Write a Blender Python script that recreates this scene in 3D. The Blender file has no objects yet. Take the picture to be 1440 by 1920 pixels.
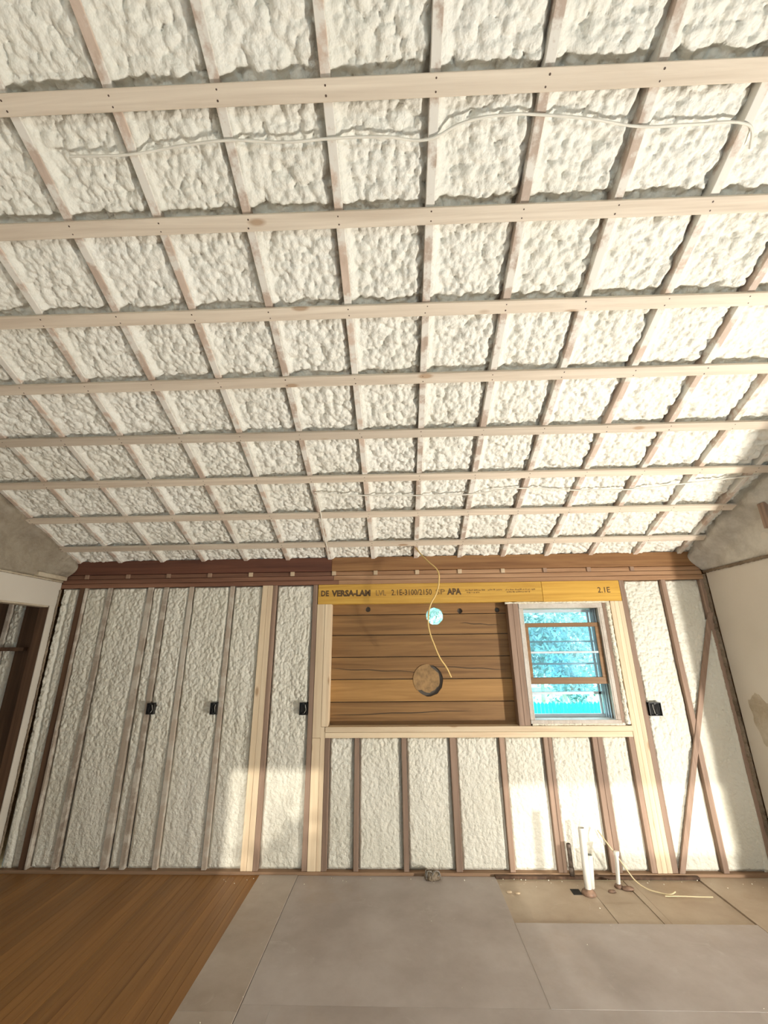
import bpy, bmesh, math, random
import numpy as np
from mathutils import Vector, Matrix

random.seed(7)
RNG = np.random.default_rng(7)
scene = bpy.context.scene
COL = scene.collection

# ------------------------------------------------------------------ camera
F_PX, PITCH, YAW, ROLL = 776.087, 0.31622, 0.03086, -0.01053
CAM = Vector((0.0, -3.864, 1.653))
cp, sp, cy, sy, cr, sr = (math.cos(PITCH), math.sin(PITCH), math.cos(YAW), math.sin(YAW), math.cos(ROLL), math.sin(ROLL))
fwd = Vector((-sy * cp, cy * cp, sp))
rgt0 = Vector((cy, sy, 0.0))
up0 = rgt0.cross(fwd)
rgt = cr * rgt0 + sr * up0
upv = -sr * rgt0 + cr * up0
cam_data = bpy.data.cameras.new('camera')
cam_data.sensor_fit = 'HORIZONTAL'
cam_data.sensor_width = 36.0
cam_data.lens = F_PX / 1440.0 * 36.0
cam_data.clip_start = 0.05
cam = bpy.data.objects.new('camera', cam_data)
COL.objects.link(cam)
m = Matrix((rgt, upv, -fwd)).transposed().to_4x4()
m.translation = CAM
cam.matrix_world = m
scene.camera = cam

# ------------------------------------------------------------------ world, sun, daylight, exposure
SKY_COL, SKY_STR = (0.62, 0.90, 1.0), 5.0
world = bpy.data.worlds.new('daylight_sky')
scene.world = world
world.use_nodes = True
bg = world.node_tree.nodes['Background']
bg.inputs['Color'].default_value = (*SKY_COL, 1)
bg.inputs['Strength'].default_value = SKY_STR


def add_light(name, kind, loc, direction, energy, color, **kw):
    d = bpy.data.lights.new(name, kind)
    d.energy = energy
    d.color = color
    for k, v in kw.items():
        setattr(d, k, v)
    o = bpy.data.objects.new(name, d)
    COL.objects.link(o)
    o.location = loc
    o.rotation_euler = Vector(direction).to_track_quat('-Z', 'Y').to_euler()
    return o


SUN_DIR = (-0.03, 1.0, -0.17)          # low sun through the openings behind the camera
add_light('low_sun', 'SUN', (0, -9, 4), SUN_DIR, 2.0, (1.0, 0.93, 0.80), angle=0.012)
# daylight in the side doorway (right) and an added unseen fill lamp behind on the left
add_light('side_doorway_daylight', 'AREA', (3.55, -2.50, 0.20), (-0.90, 0.06, 0.42), 176.0, (1.0, 0.95, 0.86),
          shape='RECTANGLE', size=0.26, size_y=0.22)
add_light('rear_left_fill', 'AREA', (-3.25, -4.9, 1.25), (1.0, 0.15, 0.55), 24.0, (1.0, 0.95, 0.87),
          shape='RECTANGLE', size=1.9, size_y=1.7)
add_light('rear_window_daylight', 'AREA', (1.6, -6.45, 1.6), (0.10, 1.0, -0.85), 26.0, (0.70, 0.82, 1.0),
          shape='RECTANGLE', size=1.8, size_y=1.0)
scene.view_settings.view_transform = 'Standard'
scene.view_settings.look = 'None'
scene.view_settings.gamma = 1.0
scene.view_settings.use_curve_mapping = False
scene.view_settings.exposure = 0.14
scene.cycles.max_bounces = 6
scene.cycles.diffuse_bounces = 3
scene.cycles.glossy_bounces = 2
scene.cycles.transparent_max_bounces = 8
scene.cycles.caustics_reflective = False
scene.cycles.caustics_refractive = False
scene.cycles.use_adaptive_sampling = True
scene.cycles.adaptive_threshold = 0.05

# ------------------------------------------------------------------ materials


def nodes(name):
    mt = bpy.data.materials.new(name)
    mt.use_nodes = True
    nt = mt.node_tree
    return mt, nt, nt.nodes['Principled BSDF']


def nd(nt, typ, **kw):
    n = nt.nodes.new(typ)
    for k, v in kw.items():
        if k in n.inputs:
            n.inputs[k].default_value = v
        else:
            setattr(n, k, v)
    return n


def lk(nt, a, b):
    nt.links.new(a, b)


def coords(nt, scale=(1, 1, 1), use_random=True):
    """object coordinates, shifted by a random amount for each object"""
    tc = nd(nt, 'ShaderNodeTexCoord')
    mp = nd(nt, 'ShaderNodeMapping')
    mp.inputs['Scale'].default_value = scale
    lk(nt, tc.outputs['Object'], mp.inputs['Vector'])
    if use_random:
        oi = nd(nt, 'ShaderNodeObjectInfo')
        mul = nd(nt, 'ShaderNodeVectorMath', operation='SCALE')
        cmb = nd(nt, 'ShaderNodeCombineXYZ')
        for i in range(3):
            lk(nt, oi.outputs['Random'], cmb.inputs[i])
        lk(nt, cmb.outputs[0], mul.inputs[0])
        mul.inputs['Scale'].default_value = 37.0
        add = nd(nt, 'ShaderNodeVectorMath', operation='ADD')
        lk(nt, tc.outputs['Object'], add.inputs[0])
        lk(nt, mul.outputs[0], add.inputs[1])
        lk(nt, add.outputs[0], mp.inputs['Vector'])
    return mp.outputs['Vector']


def ramp(nt, fac, stops):
    r = nd(nt, 'ShaderNodeValToRGB')
    e = r.color_ramp.elements
    while len(e) < len(stops):
        e.new(0.5)
    for i, (p, c) in enumerate(stops):
        e[i].position = p
        e[i].color = (*c, 1)
    lk(nt, fac, r.inputs['Fac'])
    return r.outputs['Color']


def mixc(nt, fac, a, b, blend='MIX'):
    n = nd(nt, 'ShaderNodeMix', data_type='RGBA', blend_type=blend)
    for sock, v in ((n.inputs[0], fac), (n.inputs[6], a), (n.inputs[7], b)):
        if hasattr(v, 'is_linked') or hasattr(v, 'links'):
            lk(nt, v, sock)
        elif isinstance(v, (int, float)):
            sock.default_value = v
        else:
            sock.default_value = (*v, 1)
    return n.outputs[2]


def bump(nt, bsdf, height, strength=0.3, dist=0.01):
    b = nd(nt, 'ShaderNodeBump')
    b.inputs['Strength'].default_value = strength
    b.inputs['Distance'].default_value = dist
    lk(nt, height, b.inputs['Height'])
    lk(nt, b.outputs['Normal'], bsdf.inputs['Normal'])


def mat_foam(name, base, var, grime=None, bump_s=0.45):
    mt, nt, p = nodes(name)
    v = coords(nt, use_random=False)
    n1 = nd(nt, 'ShaderNodeTexNoise', Scale=1.6, Detail=2.0)
    lk(nt, v, n1.inputs['Vector'])
    col = ramp(nt, n1.outputs['Fac'], [(0.32, var), (0.68, base)])
    if grime:
        n2 = nd(nt, 'ShaderNodeTexNoise', Scale=3.2, Detail=9.0, Roughness=0.68)
        lk(nt, v, n2.inputs['Vector'])
        f = ramp(nt, n2.outputs['Fac'], [(0.42, (0, 0, 0)), (0.72, (0.85, 0.85, 0.85))])
        col = mixc(nt, f, col, grime)
    lk(nt, col, p.inputs['Base Color'])
    p.inputs['Roughness'].default_value = 0.62
    n3 = nd(nt, 'ShaderNodeTexNoise', Scale=85.0, Detail=1.0, Roughness=0.6)
    lk(nt, v, n3.inputs['Vector'])
    vo = nd(nt, 'ShaderNodeTexVoronoi', Scale=34.0, feature='F1')
    lk(nt, v, vo.inputs['Vector'])
    s = nd(nt, 'ShaderNodeMath', operation='SUBTRACT')
    lk(nt, n3.outputs['Fac'], s.inputs[0])
    lk(nt, vo.outputs['Distance'], s.inputs[1])
    bump(nt, p, s.outputs[0], bump_s, 0.010)
    return mt


def mat_wood(name, dark, light, axis='X', rough=0.7, grain=1.0, over=None, over_amt=0.5, knots=None, fine=1.0):
    """wood with grain along an axis; over: foam overspray colour in patches"""
    mt, nt, p = nodes(name)
    k = {'X': (0.35, 9, 9), 'Y': (9, 0.35, 9), 'Z': (9, 9, 0.35)}[axis]
    v = coords(nt, tuple(c * grain for c in k))
    n1 = nd(nt, 'ShaderNodeTexNoise', Scale=2.4 * fine, Detail=6.0, Roughness=0.62, Distortion=0.6)
    lk(nt, v, n1.inputs['Vector'])
    col = ramp(nt, n1.outputs['Fac'], [(0.30, dark), (0.70, light)])
    oi = nd(nt, 'ShaderNodeObjectInfo')
    hs = nd(nt, 'ShaderNodeHueSaturation')
    mr = nd(nt, 'ShaderNodeMapRange')
    mr.inputs['To Min'].default_value = 0.86
    mr.inputs['To Max'].default_value = 1.12
    lk(nt, oi.outputs['Random'], mr.inputs['Value'])
    lk(nt, mr.outputs[0], hs.inputs['Value'])
    lk(nt, col, hs.inputs['Color'])
    col = hs.outputs['Color']
    v2 = coords(nt)
    if knots:
        vo = nd(nt, 'ShaderNodeTexVoronoi', Scale=1.0)
        kk = {'X': (2.3, 6, 6), 'Y': (6, 2.3, 6), 'Z': (6, 6, 2.3)}[axis]
        v3 = coords(nt, kk)
        lk(nt, v3, vo.inputs['Vector'])
        f = ramp(nt, vo.outputs['Distance'], [(0.07, (0.8, 0.8, 0.8)), (0.12, (0, 0, 0))])
        col = mixc(nt, f, col, knots)
    if over:
        n2 = nd(nt, 'ShaderNodeTexNoise', Scale=7.0, Detail=6.0, Roughness=0.65)
        lk(nt, v2, n2.inputs['Vector'])
        f = ramp(nt, n2.outputs['Fac'], [(0.60 - over_amt * 0.35, (0, 0, 0)), (0.70 - over_amt * 0.35, (0.92, 0.92, 0.92))])
        col = mixc(nt, f, col, over)
    lk(nt, col, p.inputs['Base Color'])
    p.inputs['Roughness'].default_value = rough
    bump(nt, p, n1.outputs['Fac'], 0.25, 0.004)
    return mt


def mat_flat(name, col, rough=0.6, var=0.12, scale=9.0, metallic=0.0):
    mt, nt, p = nodes(name)
    v = coords(nt)
    n = nd(nt, 'ShaderNodeTexNoise', Scale=scale, Detail=5.0)
    lk(nt, v, n.inputs['Vector'])
    a = tuple(max(0, c * (1 - var)) for c in col)
    b = tuple(min(1, c * (1 + var)) for c in col)
    lk(nt, ramp(nt, n.outputs['Fac'], [(0.3, a), (0.7, b)]), p.inputs['Base Color'])
    p.inputs['Roughness'].default_value = rough
    p.inputs['Metallic'].default_value = metallic
    return mt


CREAM = (0.86, 0.84, 0.755)
M = {}
M['foam'] = mat_foam('spray_foam', (0.88, 0.865, 0.79), (0.83, 0.81, 0.72))
M['foam_wall'] = mat_foam('spray_foam_wall', (0.81, 0.785, 0.69), (0.74, 0.71, 0.60), bump_s=0.5)
M['foam_smooth'] = mat_foam('overspray_foam', (0.70, 0.67, 0.60), (0.60, 0.56, 0.48), grime=(0.30, 0.26, 0.20), bump_s=0.25)
M['foam_dirty'] = mat_foam('dirty_overspray', (0.42, 0.37, 0.29), (0.30, 0.25, 0.18), grime=(0.16, 0.12, 0.08), bump_s=0.3)
M['purlin'] = mat_wood('strapping_pine', (0.58, 0.48, 0.375), (0.79, 0.695, 0.57), 'X', knots=(0.42, 0.27, 0.16))
M['rafter'] = mat_wood('rafter_wood', (0.52, 0.40, 0.315), (0.66, 0.53, 0.44), 'Y', over=(0.82, 0.79, 0.72), over_amt=0.44)
M['pine_z'] = mat_wood('new_pine_upright', (0.66, 0.50, 0.33), (0.83, 0.69, 0.49), 'Z', knots=(0.40, 0.24, 0.12))
M['pine_x'] = mat_wood('new_pine_level', (0.66, 0.50, 0.33), (0.83, 0.69, 0.49), 'X', knots=(0.40, 0.24, 0.12))
M['old_z'] = mat_wood('old_stud', (0.23, 0.150, 0.105), (0.41, 0.28, 0.205), 'Z')
M['old_x'] = mat_wood('old_plate', (0.27, 0.16, 0.09), (0.44, 0.28, 0.17), 'X')
M['stud_over'] = mat_wood('oversprayed_stud', (0.40, 0.32, 0.25), (0.54, 0.455, 0.365), 'Z', over=(0.64, 0.585, 0.50), over_amt=0.35)
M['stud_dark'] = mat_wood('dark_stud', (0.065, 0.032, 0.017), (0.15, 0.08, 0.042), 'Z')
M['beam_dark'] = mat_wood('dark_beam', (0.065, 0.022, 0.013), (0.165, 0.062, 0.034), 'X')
M['beam_mid'] = mat_wood('brown_beam', (0.20, 0.085, 0.03), (0.41, 0.215, 0.085), 'X')
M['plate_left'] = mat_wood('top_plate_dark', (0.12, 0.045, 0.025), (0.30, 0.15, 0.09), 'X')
M['plate_right'] = mat_wood('top_plate_brown', (0.26, 0.13, 0.06), (0.45, 0.27, 0.15), 'X')
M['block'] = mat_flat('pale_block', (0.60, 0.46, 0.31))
M['block_dark'] = mat_flat('dark_block', (0.34, 0.22, 0.15))  # darker tone for the outermost joist ends
M['lvl'] = mat_wood('laminated_header', (0.52, 0.27, 0.035), (0.74, 0.45, 0.085), 'X', rough=0.45, grain=1.6)
M['board'] = mat_wood('sheathing_board', (0.17, 0.080, 0.025), (0.37, 0.20, 0.070), 'X', rough=0.6)
M['board_light'] = mat_wood('golden_sheathing_board', (0.27, 0.135, 0.038), (0.47, 0.26, 0.085), 'X', rough=0.6)
M['board_edge'] = mat_flat('dark_gap', (0.03, 0.018, 0.01))
M['patch'] = mat_flat('patch_plug', (0.31, 0.185, 0.075), var=0.3, scale=30)
M['ink'] = mat_flat('stamp_ink', (0.10, 0.055, 0.02), var=0.3, scale=60)
M['ink_pale'] = mat_flat('faded_stamp_ink', (0.26, 0.145, 0.035), var=0.3, scale=60)
M['nail'] = mat_flat('nail_hole', (0.10, 0.06, 0.04))
M['drywall'] = mat_foam('painted_drywall', (0.70, 0.645, 0.56), (0.64, 0.585, 0.50), bump_s=0.05)
M['drywall_edge'] = mat_foam('drywall_edge', (0.70, 0.62, 0.48), (0.52, 0.44, 0.32), grime=(0.36, 0.27, 0.17), bump_s=0.4)
M['paper'] = mat_foam('torn_drywall_paper', (0.50, 0.42, 0.31), (0.36, 0.29, 0.20), grime=(0.66, 0.60, 0.50), bump_s=0.5)
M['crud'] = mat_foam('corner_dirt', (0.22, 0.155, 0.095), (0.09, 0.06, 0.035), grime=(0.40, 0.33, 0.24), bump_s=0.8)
M['black'] = mat_flat('black_plastic', (0.012, 0.012, 0.013), rough=0.4)
M['black_in'] = mat_flat('black_box_inside', (0.006, 0.006, 0.006), rough=0.8)
M['wire_w'] = mat_flat('white_cable', (0.82, 0.79, 0.70))
M['wire_y'] = mat_flat('yellow_cable', (0.74, 0.52, 0.20), rough=0.45, var=0.05)
M['wire_cream'] = mat_flat('cream_cable', (0.72, 0.60, 0.37), rough=0.45, var=0.05)
M['wire_grey'] = mat_flat('grey_wire', (0.28, 0.26, 0.23))
M['pvc'] = mat_flat('white_pvc', (0.84, 0.82, 0.75), rough=0.35, var=0.05)
M['pvc_in'] = mat_flat('bore_shade', (0.16, 0.18, 0.16))
M['copper'] = mat_flat('rusty_collar', (0.22, 0.135, 0.09), var=0.4, scale=40)
M['iron'] = mat_flat('black_iron', (0.13, 0.10, 0.08), var=0.6, scale=35)
M['sash'] = mat_wood('sash_wood', (0.18, 0.095, 0.038), (0.32, 0.175, 0.075), 'X', rough=0.5)
M['frame_w'] = mat_foam('chipped_white_paint', (0.70, 0.66, 0.60), (0.58, 0.53, 0.47), grime=(0.36, 0.27, 0.20), bump_s=0.25)
M['alu'] = mat_flat('white_aluminium', (0.62, 0.70, 0.76), rough=0.35, var=0.05, metallic=0.2)
M['bead'] = mat_foam('foam_bead', (0.86, 0.82, 0.70), (0.74, 0.68, 0.53), bump_s=0.8)
M['fence'] = mat_flat('turquoise_paint', (0.01, 0.60, 0.52), rough=0.6, var=0.10)
M['leaf'] = mat_flat('pale_leaves', (0.60, 0.86, 0.76), rough=0.55, var=0.5, scale=3.0)
M['leaf2'] = mat_flat('blue_green_leaves', (0.42, 0.76, 0.72), rough=0.55, var=0.5, scale=3.0)
M['bark'] = mat_flat('tree_bark', (0.50, 0.56, 0.52), var=0.35, scale=12)
M['lawn'] = mat_flat('lawn', (0.22, 0.42, 0.20), var=0.3, scale=4)
M['siding'] = mat_flat('outer_siding', (0.10, 0.08, 0.06))
M['roof'] = mat_flat('roof_deck', (0.30, 0.22, 0.15))


def mat_glass():
    mt, nt, p = nodes('window_glass')
    out = nt.nodes['Material Output']
    tr = nd(nt, 'ShaderNodeBsdfTransparent')
    tr.inputs['Color'].default_value = (0.80, 0.945, 1.0, 1)
    gl = nd(nt, 'ShaderNodeBsdfGlossy')
    gl.inputs['Roughness'].default_value = 0.03
    df = nd(nt, 'ShaderNodeBsdfDiffuse')
    df.inputs['Color'].default_value = (0.70, 0.85, 0.92, 1)
    fr = nd(nt, 'ShaderNodeFresnel', IOR=1.45)
    mx = nd(nt, 'ShaderNodeMixShader')
    lk(nt, fr.outputs[0], mx.inputs[0])
    lk(nt, tr.outputs[0], mx.inputs[1])
    lk(nt, gl.outputs[0], mx.inputs[2])
    m2 = nd(nt, 'ShaderNodeMixShader')
    n = nd(nt, 'ShaderNodeTexNoise', Scale=9.0, Detail=5.0)
    mr = nd(nt, 'ShaderNodeMapRange')
    mr.inputs['To Min'].default_value = 0.0
    mr.inputs['To Max'].default_value = 0.16
    lk(nt, n.outputs['Fac'], mr.inputs['Value'])
    lk(nt, mr.outputs[0], m2.inputs[0])
    lk(nt, mx.outputs[0], m2.inputs[1])
    lk(nt, df.outputs[0], m2.inputs[2])
    lk(nt, m2.outputs[0], out.inputs['Surface'])
    nt.nodes.remove(p)
    return mt


M['glass'] = mat_glass()


def mat_subfloor(name, lo, hi, stain, scuff):
    mt, nt, p = nodes(name)
    v = coords(nt)
    n1 = nd(nt, 'ShaderNodeTexNoise', Scale=2.2, Detail=7.0, Roughness=0.6)
    lk(nt, v, n1.inputs['Vector'])
    col = ramp(nt, n1.outputs['Fac'], [(0.36, lo), (0.64, hi)])
    n2 = nd(nt, 'ShaderNodeTexNoise', Scale=5.5, Detail=8.0, Roughness=0.7, Distortion=0.8)
    lk(nt, v, n2.inputs['Vector'])
    f = ramp(nt, n2.outputs['Fac'], [(0.60, (0, 0, 0)), (0.80, (0.6, 0.6, 0.6))])
    col = mixc(nt, f, col, scuff)
    n4 = nd(nt, 'ShaderNodeTexNoise', Scale=1.3, Detail=6.0, Roughness=0.7)
    lk(nt, v, n4.inputs['Vector'])
    f = ramp(nt, n4.outputs['Fac'], [(0.54, (0, 0, 0)), (0.68, (0.6, 0.6, 0.6))])
    col = mixc(nt, f, col, stain)
    lk(nt, col, p.inputs['Base Color'])
    p.inputs['Roughness'].default_value = 0.55
    n3 = nd(nt, 'ShaderNodeTexNoise', Scale=40.0, Detail=4.0)
    lk(nt, v, n3.inputs['Vector'])
    bump(nt, p, n3.outputs['Fac'], 0.15, 0.004)
    return mt


M['subfloor'] = mat_subfloor('plywood_subfloor', (0.40, 0.325, 0.265), (0.53, 0.455, 0.395), (0.42, 0.315, 0.23), (0.62, 0.57, 0.51))
M['subfloor_grey'] = mat_subfloor('grey_plywood_subfloor', (0.40, 0.345, 0.315), (0.52, 0.465, 0.44), (0.42, 0.335, 0.27), (0.61, 0.57, 0.54))  # greyer plywood; part of the tone stands in for cool window light
M['subfloor_tan'] = mat_subfloor('tan_old_subfloor', (0.41, 0.315, 0.23), (0.53, 0.435, 0.33), (0.36, 0.25, 0.16), (0.62, 0.54, 0.43))
M['hardwood'] = mat_wood('oak_strip_floor', (0.26, 0.115, 0.030), (0.40, 0.195, 0.055), 'Y', rough=0.5)

# ------------------------------------------------------------------ mesh helpers


def link(o, parent=None, kind=None, label=None, cat=None, group=None):
    COL.objects.link(o)
    if parent is not None:
        o.parent = parent
    if kind:
        o['kind'] = kind
    if label:
        o['label'] = label
    if cat:
        o['category'] = cat
    if group:
        o['group'] = group
    return o


def from_bm(name, bm, mat, parent=None, smooth=False, **kw):
    bmesh.ops.recalc_face_normals(bm, faces=bm.faces)
    me = bpy.data.meshes.new(name)
    bm.to_mesh(me)
    bm.free()
    if smooth:
        me.polygons.foreach_set('use_smooth', [True] * len(me.polygons))
    me.materials.append(mat)
    return link(bpy.data.objects.new(name, me), parent, **kw)


def hexa(bm, pts):
    """eight corners: bottom ring then top ring"""
    v = [bm.verts.new(p) for p in pts]
    for f in ((0, 1, 2, 3), (4, 5, 6, 7), (0, 1, 5, 4), (1, 2, 6, 5), (2, 3, 7, 6), (3, 0, 4, 7)):
        bm.faces.new([v[i] for i in f])
    return v


def add_box(bm, x0, x1, y0, y1, z0, z1):
    return hexa(bm, [(x0, y0, z0), (x1, y0, z0), (x1, y1, z0), (x0, y1, z0), (x0, y0, z1), (x1, y0, z1), (x1, y1, z1), (x0, y1, z1)])


def bevel(bm, w, seg=1):
    if w:
        bmesh.ops.recalc_face_normals(bm, faces=bm.faces)
        bmesh.ops.bevel(bm, geom=list(bm.edges), offset=w, segments=seg, affect='EDGES', profile=0.5)


def box(name, x0, x1, y0, y1, z0, z1, mat, parent=None, bev=0.002, **kw):
    bm = bmesh.new()
    add_box(bm, x0, x1, y0, y1, z0, z1)
    bevel(bm, bev)
    return from_bm(name, bm, M[mat] if isinstance(mat, str) else mat, parent, **kw)


def lathe(name, prof, mat, parent=None, base=(0, 0, 0), lean=(0, 0), n=20, **kw):
    """profile of (radius, z) turned about a slightly leaning upright axis"""
    bm = bmesh.new()
    rings = []
    for r, z in prof:
        rings.append([bm.verts.new((base[0] + lean[0] * z + r * math.cos(2 * math.pi * i / n),
                                    base[1] + lean[1] * z + r * math.sin(2 * math.pi * i / n), base[2] + z)) for i in range(n)])
    for a, b in zip(rings, rings[1:]):
        for i in range(n):
            bm.faces.new((a[i], a[(i + 1) % n], b[(i + 1) % n], b[i]))
    bm.faces.new(rings[0])
    bm.faces.new(rings[-1])
    return from_bm(name, bm, M[mat], parent, smooth=True, **kw)


def cable(name, pts, r, mat, parent=None, **kw):
    cu = bpy.data.curves.new(name, 'CURVE')
    cu.dimensions = '3D'
    cu.bevel_depth = r
    cu.bevel_resolution = 2
    cu.use_fill_caps = True
    sp_ = cu.splines.new('BEZIER')
    sp_.bezier_points.add(len(pts) - 1)
    for b, p in zip(sp_.bezier_points, pts):
        b.co = p
        b.handle_left_type = b.handle_right_type = 'AUTO'
    sp_.resolution_u = 6
    cu.materials.append(M[mat])
    return link(bpy.data.objects.new(name, to_mesh(cu, name)), parent, **kw)


def to_mesh(cu, name):
    tmp = bpy.data.objects.new('tmp', cu)
    COL.objects.link(tmp)
    bpy.context.view_layer.update()
    me = bpy.data.meshes.new_from_object(tmp.evaluated_get(bpy.context.evaluated_depsgraph_get()))
    me.name = name
    bpy.data.objects.remove(tmp)
    bpy.data.curves.remove(cu)
    return me


def grid_mesh(name, P, mat, parent=None, **kw):
    """P: (n, m, 3) array of points -> smooth grid mesh"""
    n, k = P.shape[:2]
    me = bpy.data.meshes.new(name)
    me.vertices.add(n * k)
    me.vertices.foreach_set('co', P.reshape(-1).astype(np.float32))
    idx = np.arange(n * k).reshape(n, k)
    q = np.stack([idx[:-1, :-1], idx[1:, :-1], idx[1:, 1:], idx[:-1, 1:]], -1).reshape(-1, 4)
    me.loops.add(q.size)
    me.polygons.add(len(q))
    me.loops.foreach_set('vertex_index', q.reshape(-1).astype(np.int32))
    me.polygons.foreach_set('loop_start', np.arange(0, q.size, 4, dtype=np.int32))
    me.polygons.foreach_set('use_smooth', np.ones(len(q), dtype=bool))
    me.update(calc_edges=True)
    me.materials.append(M[mat])
    return link(bpy.data.objects.new(name, me), parent, **kw)


def h2(i, j, s):
    x = np.sin(i * 127.1 + j * 311.7 + s * 74.7) * 43758.5453
    return x - np.floor(x)


def vnoise(x, y, s):
    i, j = np.floor(x), np.floor(y)
    a, b = x - i, y - j
    a, b = a * a * (3 - 2 * a), b * b * (3 - 2 * b)
    return (h2(i, j, s) * (1 - a) + h2(i + 1, j, s) * a) * (1 - b) + (h2(i, j + 1, s) * (1 - a) + h2(i + 1, j + 1, s) * a) * b


def fbm(x, y, s, o=3):
    r, a = 0, 0.5
    for k in range(o):
        r = r + a * vnoise(x, y, s + k)
        x, y, a = x * 2.03, y * 2.03, a / 2
    return r


def blobs(x, y, s):
    """dome-shaped blobs in a jittered lattice with unit cells, 0..1"""
    i0, j0 = np.floor(x), np.floor(y)
    h = np.zeros_like(x)
    for di in (-1, 0, 1):
        for dj in (-1, 0, 1):
            i, j = i0 + di, j0 + dj
            cx = i + 0.5 + 0.75 * (h2(i, j, s) - 0.5)
            cy_ = j + 0.5 + 0.75 * (h2(i, j, s + 5) - 0.5)
            r = 0.50 + 0.48 * h2(i, j, s + 9)
            d2 = ((x - cx) ** 2 + (y - cy_) ** 2) / (r * r)
            h = np.maximum(h, r * np.sqrt(np.maximum(0, 1 - d2)))
    return h


def sstep(a, b, x):
    t = np.clip((x - a) / (b - a), 0, 1)
    return t * t * (3 - 2 * t)


# ------------------------------------------------------------------ dimensions
XL, XR = -3.20, 2.80                  # side walls
SL, ZC = 0.3873, 2.428                # roof slope and its height at the far wall (under the strapping)
CS, SN = math.cos(SL), math.sin(SL)
RX0, RS = 0.1795, 0.4064              # rafters on sixteen-inch centres
YB = -6.5                             # wall behind the camera
T_RIDGE = 4.75


def cpt(x, t, w):
    """point of the roof: x across, t up the slope from the far wall, w into the roof"""
    return (x, -t * CS + w * SN, ZC + t * SN + w * CS)


# ================================================================== FLOOR
floor = box('floor', -4.8, 4.6, YB - 0.1, 0.0, -0.09, -0.03, 'roof', bev=0, kind='structure',
            label='floor of brown oak strips meeting bare plywood subfloor')
XE = -1.105
w_s = 0.0572
k = 0
x = XE
while x > -4.75:
    y0 = YB
    seam = RNG.uniform(-5.0, -0.4)
    for a, b in ((YB, seam), (seam + 0.001, -0.012)):
        box('floorboard', x - w_s + 0.0006, x - 0.0006, a, b, -0.03, 0.0 + RNG.uniform(-0.0008, 0.0008), 'hardwood', floor, bev=0.0006)
    x -= w_s


def sheet(x0, x1, y0, y1, z, mat='subfloor'):
    return box('subfloor_sheet', x0, x1, y0, y1, -0.03, z, mat, floor, bev=0.0006)


sheet(XE + 0.001, -0.809, -1.2632, -0.012, 0.0035)
sheet(XE + 0.001, -0.809, -3.7, -1.2640, 0.0030)
sheet(-0.805, 0.6922, -1.2170, -0.012, 0.0, 'subfloor_grey')
sheet(-0.805, -0.6580, -3.7, -1.2180, 0.0005, 'subfloor_grey')
sheet(-0.6572, 1.7030, -3.7, -1.2178, 0.0, 'subfloor_grey')
sheet(1.7038, XR - 0.01, -3.7, -1.2178, 0.0, 'subfloor_grey')
sheet(0.6926, 2.1790, -1.2172, -0.564, 0.0008, 'subfloor_grey')
# cut-out patch of older, lower boards beside the wall
for a, b, c, d, z in ((0.694, 1.339, -0.562, -0.042, -0.006), (1.342, 1.619, -0.34, -0.042, -0.007), (1.342, 1.619, -0.562, -0.343, -0.004),
                      (1.623, 1.668, -0.562, -0.042, -0.002), (1.673, 2.176, -0.562, -0.042, -0.006)):
    sheet(a, b, c, d, z, 'subfloor_tan')
sheet(2.1825, XR - 0.01, -1.2172, -0.012, 0.001, 'subfloor_tan')
sheet(XE + 0.001, XR - 0.01, YB, -3.704, 0.0)
sheet(XR + 0.0, 4.55, -4.2, -0.02, 0.0)

# ================================================================== FAR WALL
wall_far = bpy.data.objects.new('wall_far', None)
link(wall_far, kind='structure', label='far framed wall packed with cream spray foam between studs')


def boolean_cut(o, cutters):
    dg = None
    for c in cutters:
        md = o.modifiers.new('cut', 'BOOLEAN')
        md.operation = 'DIFFERENCE'
        md.solver = 'EXACT'
        md.object = c
    bpy.context.view_layer.update()
    dg = bpy.context.evaluated_depsgraph_get()
    me = bpy.data.meshes.new_from_object(o.evaluated_get(dg))
    o.modifiers.clear()
    old = o.data
    o.data = me
    bpy.data.meshes.remove(old)


def disc_cutter(cx, cz, r, n=28, y0=0.0, y1=0.3, wob=0.0, seed=0):
    bm = bmesh.new()
    rr = random.Random(seed)
    a = []
    for i in range(n):
        q = r * (1 + wob * rr.uniform(-1, 1))
        t = 2 * math.pi * i / n
        a.append((cx + q * math.cos(t), cz + q * math.sin(t)))
    lo = [bm.verts.new((p[0], y0, p[1])) for p in a]
    hi = [bm.verts.new((p[0], y1, p[1])) for p in a]
    bm.faces.new(lo)
    bm.faces.new(hi)
    for i in range(n):
        j = (i + 1) % n
        bm.faces.new((lo[i], lo[j], hi[j], hi[i]))
    return from_bm('cutter', bm, M['board_edge'])


VENT = (0.337, 1.925)
cut_vent = disc_cutter(*VENT, 0.078, wob=0.035, seed=3)
cut_knots = [disc_cutter(-0.281, 1.992, 0.024, 14), disc_cutter(0.571, 1.968, 0.024, 14), disc_cutter(0.914, 1.972, 0.022, 14)]
cut_plug = disc_cutter(0.255, 1.372, 0.130, 26, wob=0.03, seed=5)

# outer siding (the dark behind the gaps) round the window
WX0, WX1, WZ0, WZ1 = 1.09, 1.83, 1.03, 2.015
sid = [box('outer_siding', -4.8, WX0, 0.112, 0.135, -0.6, 2.9, 'siding', wall_far, bev=0),
       box('outer_siding', WX1, XR + 0.2, 0.112, 0.135, -0.6, 2.9, 'siding', wall_far, bev=0),
       box('outer_siding', WX0, WX1, 0.112, 0.135, -0.6, WZ0, 'siding', wall_far, bev=0),
       box('outer_siding', WX0, WX1, 0.112, 0.135, WZ1, 2.9, 'siding', wall_far, bev=0)]
boolean_cut(sid[0], [cut_vent])

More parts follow.
